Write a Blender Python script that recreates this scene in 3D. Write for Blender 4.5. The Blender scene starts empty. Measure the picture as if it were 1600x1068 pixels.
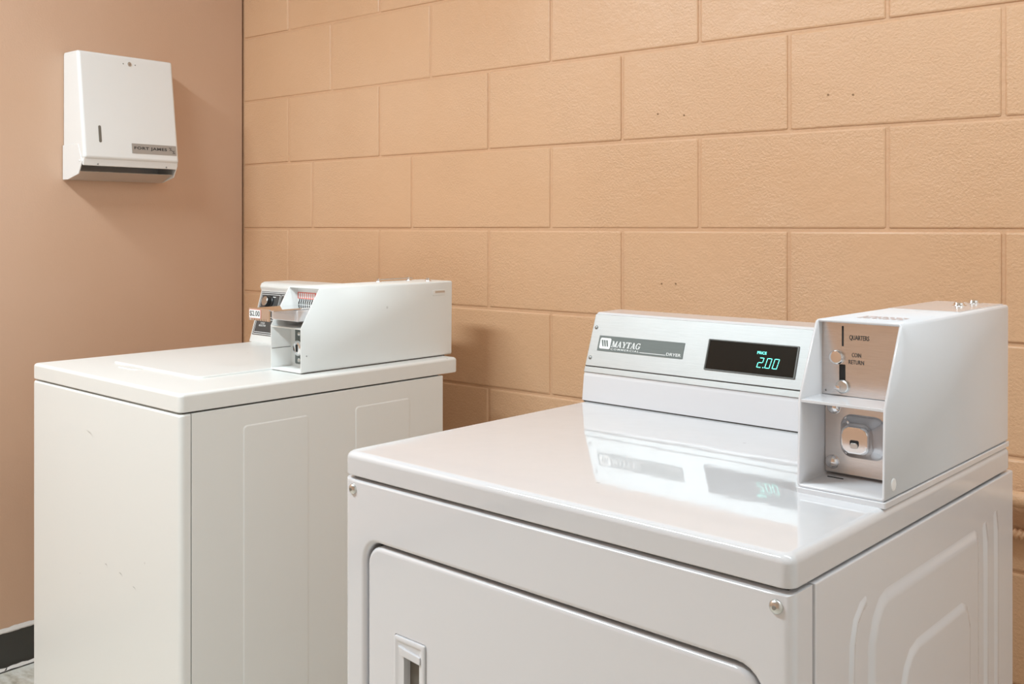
import bpy, bmesh, math, random
from math import sin, cos, pi, radians, sqrt
from mathutils import Vector, Matrix, noise

random.seed(7)
scene = bpy.context.scene
col = scene.collection

# ------------------------------------------------------------------ camera
cam_d = bpy.data.cameras.new('camera')
cam = bpy.data.objects.new('camera', cam_d)
col.objects.link(cam)
cam.location = (2.736, -1.955, 1.175)
cam.rotation_euler = (radians(90), 0, radians(39.54))
cam_d.sensor_width = 36.0
cam_d.lens = 1577.0 * 36.0 / 1600.0
cam_d.shift_y = -(534.0 - 353.0) / 1600.0
cam_d.clip_start = 0.02
scene.camera = cam

# ------------------------------------------------------------------ world and exposure
world = bpy.data.worlds.new('world')
scene.world = world
world.use_nodes = True
bg = world.node_tree.nodes['Background']
bg.inputs[0].default_value = (0.88, 0.95, 1.0, 1)
bg.inputs[1].default_value = 0.1
vs = scene.view_settings
vs.view_transform = 'Standard'
vs.look = 'None'
vs.exposure = 0.0
vs.gamma = 1.0
vs.use_curve_mapping = False

LAMP_LEFT = 57.0
LAMP_RIGHT = 15.5


# ------------------------------------------------------------------ materials
def new_mat(name):
    m = bpy.data.materials.new(name)
    m.use_nodes = True
    nt = m.node_tree
    b = nt.nodes['Principled BSDF']
    return m, nt, b


def simple(name, rgb, rough=0.4, metal=0.0, coat=0.0, spec=0.5):
    m, nt, b = new_mat(name)
    b.inputs['Base Color'].default_value = (*rgb, 1)
    b.inputs['Roughness'].default_value = rough
    b.inputs['Metallic'].default_value = metal
    b.inputs['Coat Weight'].default_value = coat
    b.inputs['Coat Roughness'].default_value = 0.03
    b.inputs['Specular IOR Level'].default_value = spec
    return m


def coords(nt, scale=(1, 1, 1), kind='Object'):
    tc = nt.nodes.new('ShaderNodeTexCoord')
    mp = nt.nodes.new('ShaderNodeMapping')
    mp.inputs['Scale'].default_value = scale
    nt.links.new(tc.outputs[kind], mp.inputs['Vector'])
    return mp.outputs['Vector']


def noise_node(nt, vec, scale, detail=4, rough=0.55):
    n = nt.nodes.new('ShaderNodeTexNoise')
    n.inputs['Scale'].default_value = scale
    n.inputs['Detail'].default_value = detail
    n.inputs['Roughness'].default_value = rough
    nt.links.new(vec, n.inputs['Vector'])
    return n.outputs['Fac']


def ramp(nt, fac, stops):
    r = nt.nodes.new('ShaderNodeValToRGB')
    e = r.color_ramp.elements
    while len(e) < len(stops):
        e.new(0.5)
    for el, (p, c) in zip(e, stops):
        el.position = p
        el.color = (*c, 1) if len(c) == 3 else c
    nt.links.new(fac, r.inputs['Fac'])
    return r.outputs['Color']


def mixc(nt, fac, a, b):
    n = nt.nodes.new('ShaderNodeMix')
    n.data_type = 'RGBA'
    for sock, v in ((n.inputs[0], fac), (n.inputs[6], a), (n.inputs[7], b)):
        if hasattr(v, 'is_linked') or hasattr(v, 'links'):
            nt.links.new(v, sock)
        elif isinstance(v, (int, float)):
            sock.default_value = v
        else:
            sock.default_value = (*v, 1)
    return n.outputs[2]


def bump(nt, b, h, strength, dist, prev=None):
    n = nt.nodes.new('ShaderNodeBump')
    n.inputs['Strength'].default_value = strength
    n.inputs['Distance'].default_value = dist
    nt.links.new(h, n.inputs['Height'])
    if prev is not None:
        nt.links.new(prev, n.inputs['Normal'])
    nt.links.new(n.outputs['Normal'], b.inputs['Normal'])
    return n.outputs['Normal']


def paint_wall(name, c1, c2, rough, fine, pits):
    m, nt, b = new_mat(name)
    geo = nt.nodes.new('ShaderNodeNewGeometry')
    vec = geo.outputs['Position']
    big = noise_node(nt, vec, 1.7, 3)
    colr = ramp(nt, big, [(0.35, c1), (0.68, c2)])
    nt.links.new(colr, b.inputs['Base Color'])
    b.inputs['Roughness'].default_value = rough
    f1 = noise_node(nt, vec, 200, 3, 0.6)
    f2 = noise_node(nt, vec, 38, 3, 0.5)
    # patchy paint build-up: the relief comes and goes over the wall
    patch = noise_node(nt, vec, 2.6, 2)
    pr = ramp(nt, patch, [(0.36, (0.25, 0.25, 0.25)), (0.62, (1, 1, 1))])
    mul = nt.nodes.new('ShaderNodeMath'); mul.operation = 'MULTIPLY'
    nt.links.new(f1, mul.inputs[0]); nt.links.new(pr, mul.inputs[1])
    p = bump(nt, b, mul.outputs[0], fine, 0.004)
    bump(nt, b, f2, pits, 0.006, p)
    return m


def enamel(name, rgb, rough, specks=True, wav=0.02, coat=0.4, coat_rough=0.05):
    m, nt, b = new_mat(name)
    vec = coords(nt)
    vor = nt.nodes.new('ShaderNodeTexVoronoi')
    vor.inputs['Scale'].default_value = 9
    nt.links.new(vec, vor.inputs['Vector'])
    sp = ramp(nt, vor.outputs['Distance'], [(0.018, (1, 1, 1)), (0.034, (0, 0, 0))])
    dirt = mixc(nt, 0.35, rgb, (0.32, 0.29, 0.26))
    c = mixc(nt, sp, rgb, dirt) if specks else None
    if specks:
        nt.links.new(c, b.inputs['Base Color'])
    else:
        b.inputs['Base Color'].default_value = (*rgb, 1)
    b.inputs['Roughness'].default_value = rough
    b.inputs['Coat Weight'].default_value = coat
    b.inputs['Coat Roughness'].default_value = coat_rough
    if wav:
        h = noise_node(nt, vec, 14, 2)
        bump(nt, b, h, wav, 0.01)
    return m


def brushed(name, rgb, rough, axis_scale, strength=0.12):
    m, nt, b = new_mat(name)
    vec = coords(nt, axis_scale)
    f = noise_node(nt, vec, 40, 3)
    c = ramp(nt, f, [(0.3, tuple(x * 0.88 for x in rgb)), (0.7, rgb)])
    nt.links.new(c, b.inputs['Base Color'])
    b.inputs['Metallic'].default_value = 1.0
    b.inputs['Roughness'].default_value = rough
    bump(nt, b, f, strength, 0.001)
    return m


def emission(name, rgb, strength):
    m, nt, b = new_mat(name)
    b.inputs['Base Color'].default_value = (*[0.3 * x for x in rgb], 1)
    b.inputs['Emission Color'].default_value = (*rgb, 1)
    b.inputs['Emission Strength'].default_value = strength
    return m


M = {}
M['block'] = paint_wall('block_paint', (0.70, 0.42, 0.242), (0.74, 0.465, 0.285), 0.33, 0.55, 0.22)
M['mortar'] = paint_wall('mortar_paint', (0.68, 0.405, 0.235), (0.72, 0.445, 0.27), 0.5, 0.4, 0.35)
M['plaster'] = paint_wall('plaster_paint', (0.66, 0.42, 0.285), (0.68, 0.445, 0.315), 0.5, 0.12, 0.05)
M['mortar_dark'] = simple('fixing_hole_brown', (0.30, 0.17, 0.09), 0.8)
M['ceiling'] = simple('ceiling_paint', (0.82, 0.81, 0.79), 0.8)
M['dryer'] = enamel('dryer_enamel', (0.745, 0.735, 0.755), 0.16)
M['dryer_top'] = enamel('dryer_top_enamel', (0.70, 0.69, 0.705), 0.055, True, 0.03, 0.35, 0.03)
M['washer'] = enamel('washer_enamel', (0.84, 0.835, 0.81), 0.38, True, 0.02, 0.12, 0.22)
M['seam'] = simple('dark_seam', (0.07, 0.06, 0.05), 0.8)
M['steel'] = brushed('brushed_steel', (0.46, 0.465, 0.46), 0.5, (0.6, 60, 60))
M['steel_plate'] = brushed('coin_plate_steel', (0.80, 0.78, 0.77), 0.26, (1, 40, 40), 0.05)
M['chrome'] = simple('chrome', (0.86, 0.86, 0.87), 0.09, 1.0)
M['satin'] = simple('satin_cast_metal', (0.78, 0.75, 0.755), 0.28, 0.35)
M['zinc'] = simple('zinc_screw', (0.66, 0.66, 0.64), 0.28, 1.0)
M['dark_screw'] = simple('grey_screw', (0.30, 0.30, 0.29), 0.4, 0.8)
M['black'] = simple('black_hole', (0.012, 0.012, 0.012), 0.6)
M['print_black'] = simple('black_print', (0.04, 0.04, 0.04), 0.6)
M['print_white'] = simple('white_print', (0.85, 0.86, 0.85), 0.5)
M['print_red'] = simple('red_print', (0.78, 0.22, 0.18), 0.6)
M['print_pink'] = simple('faded_red_print', (0.80, 0.60, 0.55), 0.6)
M['plate_grey'] = brushed('grey_name_plate', (0.19, 0.21, 0.20), 0.5, (0.6, 60, 60), 0.05)
M['plate_grey'].node_tree.nodes['Principled BSDF'].inputs['Metallic'].default_value = 0.0
M['plate_grey'].node_tree.nodes['Principled BSDF'].inputs['Specular IOR Level'].default_value = 0.2
M['glass'] = simple('display_glass', (0.018, 0.015, 0.012), 0.12, 0, 0, 0.3)
M['bezel'] = simple('display_bezel', (0.13, 0.13, 0.12), 0.35)
M['lcd'] = emission('display_digits', (0.16, 1.0, 0.80), 1.9)
M['panel_dark'] = simple('charcoal_panel', (0.075, 0.075, 0.075), 0.45)
M['knob_black'] = simple('knob_black', (0.015, 0.015, 0.015), 0.35)
M['handle_inside'] = simple('handle_recess', (0.17, 0.15, 0.125), 0.5)
M['disp_white'] = simple('dispenser_enamel', (0.86, 0.85, 0.84), 0.22, 0, 0.3)
M['disp_tray'] = simple('dispenser_steel', (0.62, 0.60, 0.57), 0.35, 0.7)
M['label_steel'] = simple('dispenser_label', (0.44, 0.43, 0.42), 0.4, 0.5)
M['cove'] = enamel('cove_base_rubber', (0.035, 0.034, 0.030), 0.42, False, 0.1)
M['white_edge_toe'] = simple('white_edge_and_highlight', (0.78, 0.74, 0.71), 0.6)
M['plug'] = simple('white_plug', (0.9, 0.9, 0.9), 0.3)
M['lamp'] = emission('lamp_diffuser', (1.0, 0.98, 0.95), 2.0)
M['fixture'] = simple('lamp_housing', (0.8, 0.8, 0.8), 0.4)


def floor_mat():
    m, nt, b = new_mat('vinyl_floor')
    vec = coords(nt, (1, 2.2, 1))
    f = noise_node(nt, vec, 14, 6, 0.65)
    c = ramp(nt, f, [(0.30, (0.36, 0.32, 0.25)), (0.46, (0.60, 0.56, 0.48)), (0.6, (0.74, 0.72, 0.66))])
    nt.links.new(c, b.inputs['Base Color'])
    b.inputs['Roughness'].default_value = 0.35
    return m


M['floor'] = floor_mat()


# ------------------------------------------------------------------ mesh helpers
def finish(name, bm, mat, parent=None, smooth=40, recalc=True):
    if recalc:
        bmesh.ops.recalc_face_normals(bm, faces=bm.faces[:])
    me = bpy.data.meshes.new(name)
    bm.to_mesh(me)
    bm.free()
    if smooth:
        for p in me.polygons:
            p.use_smooth = True
        me.set_sharp_from_angle(angle=radians(smooth))
    me.materials.append(M[mat] if isinstance(mat, str) else mat)
    o = bpy.data.objects.new(name, me)
    col.objects.link(o)
    if smooth:
        wn = o.modifiers.new('weighted_normals', 'WEIGHTED_NORMAL')
        wn.keep_sharp = True
        wn.weight = 80
    if parent is not None:
        o.parent = parent
    return o


def tag(o, label, cat, group=None):
    o['label'] = label
    o['category'] = cat
    if group:
        o['group'] = group
    return o


def struct(o):
    o['kind'] = 'structure'
    return o


def empty(name, loc, rz=0.0):
    o = bpy.data.objects.new(name, None)
    o.location = loc
    o.rotation_euler = (0, 0, rz)
    o.empty_display_size = 0.1
    col.objects.link(o)
    return o


def add_box(bm, x0, x1, y0, y1, z0, z1, bev=0.0, seg=2):
    vs_ = [bm.verts.new((x, y, z)) for z in (z0, z1) for y in (y0, y1) for x in (x0, x1)]
    idx = ((0, 1, 3, 2), (4, 6, 7, 5), (0, 4, 5, 1), (1, 5, 7, 3), (3, 7, 6, 2), (2, 6, 4, 0))
    fs = [bm.faces.new([vs_[i] for i in f]) for f in idx]
    bmesh.ops.recalc_face_normals(bm, faces=fs)
    if bev:
        es = set()
        for f in fs:
            es.update(f.edges)
        bmesh.ops.bevel(bm, geom=list(es), offset=bev, offset_type='OFFSET', segments=seg, profile=0.5, affect='EDGES')


def box(name, x0, x1, y0, y1, z0, z1, mat, parent=None, bev=0.0, seg=2):
    bm = bmesh.new()
    add_box(bm, x0, x1, y0, y1, z0, z1, bev, seg)
    return finish(name, bm, mat, parent)


def add_prism(bm, poly, mp, n0, n1, bev=0.0, seg=2):
    a = [bm.verts.new(mp(u, v, n0)) for u, v in poly]
    b = [bm.verts.new(mp(u, v, n1)) for u, v in poly]
    fs = [bm.faces.new(a[::-1]), bm.faces.new(b)]
    k = len(poly)
    for i in range(k):
        fs.append(bm.faces.new((a[i], a[(i + 1) % k], b[(i + 1) % k], b[i])))
    bmesh.ops.recalc_face_normals(bm, faces=fs)
    if bev:
        es = set()
        for f in fs:
            es.update(f.edges)
        bmesh.ops.bevel(bm, geom=list(es), offset=bev, offset_type='OFFSET', segments=seg, profile=0.5, affect='EDGES')


def prism(name, poly, mp, n0, n1, mat, parent=None, bev=0.0, seg=2):
    bm = bmesh.new()
    add_prism(bm, poly, mp, n0, n1, bev, seg)
    return finish(name, bm, mat, parent)


def rr(u0, u1, v0, v1, r, k=6):
    """rounded rectangle, counter-clockwise"""
    r = max(min(r, (u1 - u0) / 2 - 1e-5, (v1 - v0) / 2 - 1e-5), 1e-5)
    pts = []
    for cx, cy, a0 in ((u1 - r, v1 - r, 0), (u0 + r, v1 - r, 90), (u0 + r, v0 + r, 180), (u1 - r, v0 + r, 270)):
        for i in range(k + 1):
            a = radians(a0 + 90 * i / k)
            pts.append((cx + r * cos(a), cy + r * sin(a)))
    return pts


def circ(cu, cv, r, k=20):
    return [(cu + r * cos(2 * pi * i / k), cv + r * sin(2 * pi * i / k)) for i in range(k)]


def add_loft(bm, loops, cap0=True, cap1=True):
    vv = [[bm.verts.new(p) for p in lp] for lp in loops]
    k = len(vv[0])
    for a, b in zip(vv[:-1], vv[1:]):
        for i in range(k):
            bm.faces.new((a[i], a[(i + 1) % k], b[(i + 1) % k], b[i]))
    if cap0:
        bm.faces.new(vv[0][::-1])
    if cap1:
        bm.faces.new(vv[-1])


def add_slab(bm, mp, u0, u1, v0, v1, n0, n1, cr=0.002, er=0.0, k=6, es=3):
    """plate with rounded outline; the n1 face has a rounded edge of radius er"""
    loops = [[mp(u, v, n0) for u, v in rr(u0, u1, v0, v1, cr, k)]]
    if er <= 0:
        loops.append([mp(u, v, n1) for u, v in rr(u0, u1, v0, v1, cr, k)])
    else:
        for i in range(es + 1):
            a = pi / 2 * i / es
            ins = er * (1 - cos(a))
            n = n1 - er + er * sin(a)
            loops.append([mp(u, v, n) for u, v in rr(u0 + ins, u1 - ins, v0 + ins, v1 - ins, max(cr - ins, 1e-4), k)])
    add_loft(bm, loops)


def slab(name, mp, u0, u1, v0, v1, n0, n1, mat, parent=None, cr=0.002, er=0.0, k=6, es=3):
    bm = bmesh.new()
    add_slab(bm, mp, u0, u1, v0, v1, n0, n1, cr, er, k, es)
    return finish(name, bm, mat, parent)


def lathe(name, mp, cu, cv, prof, mat, parent=None, k=22, smooth=35):
    """prof: list of (radius, n)"""
    bm = bmesh.new()
    add_loft(bm, [[mp(u, v, n) for u, v in circ(cu, cv, max(r, 1e-5), k)] for r, n in prof])
    return finish(name, bm, mat, parent, smooth)


def dome(r, h, n0=0.0, steps=5):
    return [(r, n0)] + [(r * cos(pi / 2 * i / steps), n0 + h * sin(pi / 2 * i / steps)) for i in range(1, steps + 1)]


def convex_inset(poly, d):
    """poly counter-clockwise and convex"""
    k = len(poly)
    out = []
    for i in range(k):
        p0, p1, p2 = Vector(poly[i - 1]), Vector(poly[i]), Vector(poly[(i + 1) % k])
        e1, e2 = (p1 - p0).normalized(), (p2 - p1).normalized()
        n1, n2 = Vector((-e1.y, e1.x)), Vector((-e2.y, e2.x))
        q = (n1 + n2)
        q = q / max(q.dot(n1), 1e-6)
        out.append(tuple(p1 + q * d))
    return out


def add_emboss(bm, mp, poly, w, h, n0, steps=6):
    loops = []
    for i in range(steps + 1):
        t = i / steps
        lp = convex_inset(poly, w * t)
        loops.append([mp(u, v, n0 + h * (0.5 - 0.5 * cos(pi * t))) for u, v in lp])
    add_loft(bm, loops, cap0=True)


def add_ridge(bm, mp, pts, w, h, n0, k=6):
    """rounded stamped ridge along a polyline in the plane"""
    loops = []
    m = len(pts)
    for i in range(m):
        p = Vector(pts[i])
        d = (Vector(pts[min(i + 1, m - 1)]) - Vector(pts[max(i - 1, 0)])).normalized()
        nn = Vector((-d.y, d.x))
        t = 0.12 if i in (0, m - 1) else 1.0
        lp = []
        for j in range(k + 1):
            s = -1 + 2 * j / k
            q = p + nn * (w / 2 * s)
            lp.append(mp(q.x, q.y, n0 + t * h * (0.5 + 0.5 * cos(pi * s))))
        q = p
        lp.append(mp(q.x, q.y, n0 - 0.0008))
        loops.append(lp)
    add_loft(bm, loops)


def text_mesh(txt, bold=0.0, spacing=1.0, shear=0.0):
    cu = bpy.data.curves.new('t', 'FONT')
    cu.body = txt
    cu.size = 1.0
    cu.offset = bold
    cu.space_character = spacing
    cu.shear = shear
    cu.resolution_u = 3
    ob = bpy.data.objects.new('t', cu)
    col.objects.link(ob)
    dg = bpy.context.evaluated_depsgraph_get()
    dg.update()
    me = bpy.data.meshes.new_from_object(ob.evaluated_get(dg))
    bpy.data.objects.remove(ob)
    bpy.data.curves.remove(cu)
    return me


def add_text(bm, txt, mp, u0, u1, v0, v1, n, bold=0.0, spacing=1.0, shear=0.0):
    """flat lettering fitted to the rectangle u0..u1, v0..v1"""
    me = text_mesh(txt, bold, spacing, shear)
    xs = [v.co.x for v in me.vertices]
    ys = [v.co.y for v in me.vertices]
    x0, x1, y0, y1 = min(xs), max(xs), min(ys), max(ys)
    vv = [bm.verts.new(mp(u0 + (v.co.x - x0) / (x1 - x0) * (u1 - u0), v0 + (v.co.y - y0) / (y1 - y0) * (v1 - v0), n)) for v in me.vertices]
    for p in me.polygons:
        try:
            bm.faces.new([vv[i] for i in p.vertices])
        except ValueError:
            pass
    bpy.data.meshes.remove(me)


def text(name, txt, mp, u0, u1, v0, v1, n, mat, parent, **kw):
    bm = bmesh.new()
    add_text(bm, txt, mp, u0, u1, v0, v1, n, **kw)
    return finish(name, bm, mat, parent, smooth=0, recalc=False)


def add_quad(bm, mp, pts, n):
    bm.faces.new([bm.verts.new(mp(u, v, n)) for u, v in pts])


def xz(y0):          # plane facing -y (fronts): u = x, v = z, n towards the viewer
    return lambda u, v, n: (u, y0 - n, v)


def yz(x0):          # plane facing +x (right-hand sides): u = y, v = z
    return lambda u, v, n: (x0 + n, u, v)


def xy(z0):          # plane facing up: u = x, v = y
    return lambda u, v, n: (u, v, z0 + n)


def tilted(p0, p1):
    """front panel leaning back: origin p0 (y, z) at the foot, p1 (y, z) at the head; u = x, v along the slope"""
    d = Vector((0, p1[0] - p0[0], p1[1] - p0[1]))
    L = d.length
    d.normalize()
    nn = Vector((1, 0, 0)).cross(d)

    def mp(u, v, n):
        return (u, p0[0] + d.y * v + nn.y * n, p0[1] + d.z * v + nn.z * n)
    return mp, L


# ------------------------------------------------------------------ the room
RX, RY, CH = 3.45, -3.9, 2.62
struct(box('floor', -0.1, RX + 0.1, RY, 0.1, -0.08, 0.0, 'floor'))
struct(box('ceiling', -0.1, RX + 0.1, RY, 0.1, CH, CH + 0.08, 'ceiling'))
# plaster wall on the left, stopping a hair short of the block wall so that the corner crack shows
wl = struct(box('wall_left', -0.1, 0.0, RY, -0.0045, 0.0, CH, 'plaster'))
struct(box('wall_right', RX, RX + 0.1, RY, 0.1, 0.0, CH, 'ceiling'))
struct(box('wall_front', -0.1, RX + 0.1, RY - 0.1, RY, 0.0, CH, 'plaster'))

# block wall: mortar bed with single blocks standing proud of it
wb = struct(box('wall_back', -0.1, RX, 0.0030, 0.12, 0.0, CH, 'mortar'))
COURSE = 0.2024
Z0 = 1.167 - 6 * COURSE          # a course line lies at z = 1.167
block_cache = {}


def block_mesh(w, h, variant):
    key = (round(w, 3), round(h, 3), variant)
    if key in block_cache:
        return block_cache[key]
    bm = bmesh.new()
    add_box(bm, -w / 2, w / 2, 0, 0.05, -h / 2, h / 2, 0.0036, 2)
    rnd = random.Random(variant * 31 + int(w * 1000))
    for v in bm.verts:
        v.co.x += rnd.uniform(-0.0007, 0.0007)
        v.co.z += rnd.uniform(-0.0007, 0.0007)
    bmesh.ops.recalc_face_normals(bm, faces=bm.faces[:])
    me = bpy.data.meshes.new('block')
    bm.to_mesh(me)
    bm.free()
    for p in me.polygons:
        p.use_smooth = True
    me.set_sharp_from_angle(angle=radians(16))
    me.materials.append(M['block'])
    block_cache[key] = me
    return me


JOINT = 0.0060
BL = 0.4064
k0 = 0
for k in range(-1, 13):
    zb = Z0 + k * COURSE
    zt = zb + COURSE
    zb2, zt2 = max(zb, 0.0), min(zt, CH)
    if zt2 - zb2 < 0.03:
        continue
    # running bond; the joints of the odd and even courses as measured on the photograph
    start = 1.244 if k % 2 == 0 else 1.044
    js = [start + i * BL for i in range(-4, 8)]
    js = [j for j in js if 0.05 < j < RX - 0.05]
    if k == 6:                      # one course has odd-length blocks next to the corner
        js = [j for j in js if j > 1.0] + [0.345, 0.766]
        js.sort()
    edges = [0.001] + js + [RX]
    for a, b in zip(edges[:-1], edges[1:]):
        w = b - a - JOINT
        h = zt2 - zb2 - JOINT
        o = bpy.data.objects.new('block', block_mesh(w, h, random.randrange(3)))
        col.objects.link(o)
        o.parent = wb
        o.location = ((a + b) / 2, random.uniform(-0.0007, 0.0007), (zb2 + zt2) / 2)

# old fixing holes in the block wall
for hx, hz in ((1.5467, 1.4263), (1.6136, 1.4188), (1.9403, 1.4368), (1.9908, 1.4327), (1.5567, 1.0461), (1.5927, 1.0474)):
    lathe('fixing_hole', xz(-0.0004), hx, hz, [(0.0022, -0.001), (0.0022, 0.0005), (0.0012, 0.0006)], 'mortar_dark', wb, 8)

# cove base with its ragged white paint edge along the left wall
bm = bmesh.new()
prof = [(0, 0.0), (0.014, 0.0), (0.0135, 0.004), (0.008, 0.010), (0.0048, 0.020), (0.0038, 0.034), (0.0036, 0.096), (0.0022, 0.1015), (0, 0.102)]
add_loft(bm, [[(x, y, z) for x, z in prof] for y in (RY, -0.01)])
bl = struct(finish('baseboard_left', bm, 'cove'))
bm = bmesh.new()
pts_t, pts_b = [], []
y = RY
while y < -0.012:
    pts_t.append((y, 0.1135 + 0.006 * noise.noise((y * 9, 1.3, 0)) + 0.002 * noise.noise((y * 60, 4, 0))))
    pts_b.append((y, 0.099 + 0.0035 * noise.noise((y * 22, 7.7, 0)) + 0.0015 * noise.noise((y * 80, 2, 0))))
    y += 0.008
ring = pts_b + pts_t[::-1]
va = [bm.verts.new((0.0040, p[0], p[1])) for p in pts_b]
vb = [bm.verts.new((0.0006, p[0], p[1])) for p in pts_t]
vc = [bm.verts.new((0.0044, p[0], 0.1022)) for p in pts_b]
for i in range(len(va) - 1):
    bm.faces.new((va[i], va[i + 1], vc[i + 1], vc[i]))
    bm.faces.new((vc[i], vc[i + 1], vb[i + 1], vb[i]))
finish('paint_edge', bm, 'white_edge_toe', bl, smooth=0, recalc=False)
bm = bmesh.new()
yy = RY
va, vb = [], []
while yy < -0.012:
    va.append(bm.verts.new((0.0140, yy, 0.0035 + 0.0015 * noise.noise((yy * 40, 0, 0)))))
    vb.append(bm.verts.new((0.0090, yy, 0.0105 + 0.0035 * noise.noise((yy * 50, 5, 0)))))
    yy += 0.008
for i in range(len(va) - 1):
    bm.faces.new((va[i], va[i + 1], vb[i + 1], vb[i]))
finish('worn_toe_highlight', bm, 'white_edge_toe', bl, smooth=0, recalc=False)  # white strip: the toe's highlight painted in, along with dust and wear


# ceiling lamps (out of frame; they light the room)
def luminaire(x, y, rz, power, label):
    t = empty('ceiling_lamp', (x, y, CH), rz)
    tag(t, label, 'lamp', 'fluorescent ceiling lamps')
    bm = bmesh.new()
    add_box(bm, -0.62, 0.62, -0.16, 0.16, -0.06, 0.0, 0.006)
    finish('housing', bm, 'fixture', t)
    bm = bmesh.new()
    add_box(bm, -0.6, 0.6, -0.14, 0.14, -0.085, -0.055, 0.012)
    finish('diffuser', bm, 'lamp', t)
    ld = bpy.data.lights.new('tube_light', 'AREA')
    ld.shape = 'RECTANGLE'
    ld.size = 1.2
    ld.size_y = 0.28
    ld.energy = power
    ld.color = (0.775, 0.925, 1.0)
    lo = bpy.data.objects.new('tube_light', ld)
    col.objects.link(lo)
    lo.parent = t
    lo.location = (0, 0, -0.09)
    return t


luminaire(0.75, -1.95, 0, LAMP_LEFT, 'white fluorescent ceiling lamp nearer the left wall')
luminaire(2.75, -0.95, 0, LAMP_RIGHT, 'white fluorescent ceiling lamp nearer the right wall')


# ------------------------------------------------------------------ shared appliance pieces
def coin_shell(name, x0, x1, prof, mat, parent, th=0.0035):
    """open-fronted sheet-metal housing; prof (y, z): foot-front, knee, brow, back-top, back-foot"""
    bm = bmesh.new()
    a = [bm.verts.new((x0, y, z)) for y, z in prof]
    b = [bm.verts.new((x1, y, z)) for y, z in prof]
    left = bm.faces.new(a)
    right = bm.faces.new(b[::-1])
    k = len(prof)
    side = [bm.faces.new((a[i], b[i], b[(i + 1) % k], a[(i + 1) % k])) for i in range(k)]
    bmesh.ops.recalc_face_normals(bm, faces=bm.faces[:])
    fronts = [side[0], side[1]]
    bmesh.ops.delete(bm, geom=fronts, context='FACES_ONLY')
    bm.edges.ensure_lookup_table()
    top_edges = [e for e in bm.edges if len(e.link_faces) == 2 and e.calc_face_angle(0) > 0.5]
    bmesh.ops.bevel(bm, geom=top_edges, offset=0.0045, offset_type='OFFSET', segments=3, profile=0.5, affect='EDGES')
    o = finish(name, bm, mat, parent, 40, recalc=False)
    md = o.modifiers.new('thickness', 'SOLIDIFY')
    md.thickness = th
    md.offset = -1
    return o


def screw(name, mp, u, v, r, h, mat, parent, hole=True):
    o = lathe(name, mp, u, v, [(r * 1.02, 0), (r * 1.02, h * 0.15)] + dome(r, h * 0.85, h * 0.15)[1:], mat, parent, 18)
    return o


# ------------------------------------------------------------------ dryer
dr = empty('coin_dryer', (1.6406, -1.0031, 0), radians(-2.95))
tag(dr, 'white coin-operated dryer with lit green price display, nearest the camera', 'dryer')
DW, DD = 0.688, 0.672
ZB, ZT = 0.825, 0.858

# inner body behind the panels
box('body', 0.006, DW - 0.006, 0.036, DD - 0.004, 0.0, 0.8215, 'dryer', dr, 0.003)
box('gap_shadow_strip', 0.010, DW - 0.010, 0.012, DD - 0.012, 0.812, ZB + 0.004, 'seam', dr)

# top panel
bm = bmesh.new()
loops = []
for i in range(0, 6):
    a = pi / 2 * i / 5
    r = 0.010
    ins = r * (1 - cos(a))
    z = ZT - r + r * sin(a)
    loops.append([(u, v, z) for u, v in rr(ins, DW - ins, ins, DD - ins, 0.013 - ins * 0.6, 6)])
base = []
for ins, z in ((0.004, ZB + 0.0005), (0.0012, ZB), (0.0, ZB + 0.002)):
    base.append([(u, v, z) for u, v in rr(ins, DW - ins, ins, DD - ins, 0.013, 6)])
add_loft(bm, base + loops)
finish('top_panel', bm, 'dryer_top', dr, 50)

# front panel: frame round the door, rolled outer edge and rolled edge into the door well
bm = bmesh.new()
RO, RI = 0.011, 0.007
FZ0, FZ1 = 0.09, 0.8205
ux0, ux1, vz0, vz1 = 0.044, 0.655, 0.16, 0.739      # door opening
mp = xz(0.001)
k = 6
inner = rr(ux0, ux1, vz0, vz1, 0.030, k)
outer = []
ox0, ox1, oz0, oz1 = RO, DW - RO, FZ0 + RO * 0.4, FZ1 - 0.005
for c, (cx, cz) in enumerate(((ox1, oz1), (ox0, oz1), (ox0, oz0), (ox1, oz0))):
    first, last = inner[c * (k + 1)], inner[c * (k + 1) + k]
    for i in range(k + 1):
        t = i / k
        if c in (0, 2):
            A, B = (cx, first[1]), (last[0], cz)
        else:
            A, B = (first[0], cz), (cx, last[1])
        if t <= 0.5:
            s = t * 2
            outer.append((A[0] + (cx - A[0]) * s, A[1] + (cz - A[1]) * s))
        else:
            s = t * 2 - 1
            outer.append((cx + (B[0] - cx) * s, cz + (B[1] - cz) * s))
loops = []


def off_outer(dx, dz):
    res = []
    for u, v in outer:
        uu = u + (dx if abs(u - ox1) < 1e-6 else (-dx if abs(u - ox0) < 1e-6 else 0))
        vv_ = v + (dz if abs(v - oz1) < 1e-6 else (-dz if abs(v - oz0) < 1e-6 else 0))
        res.append((uu, vv_))
    return res


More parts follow.
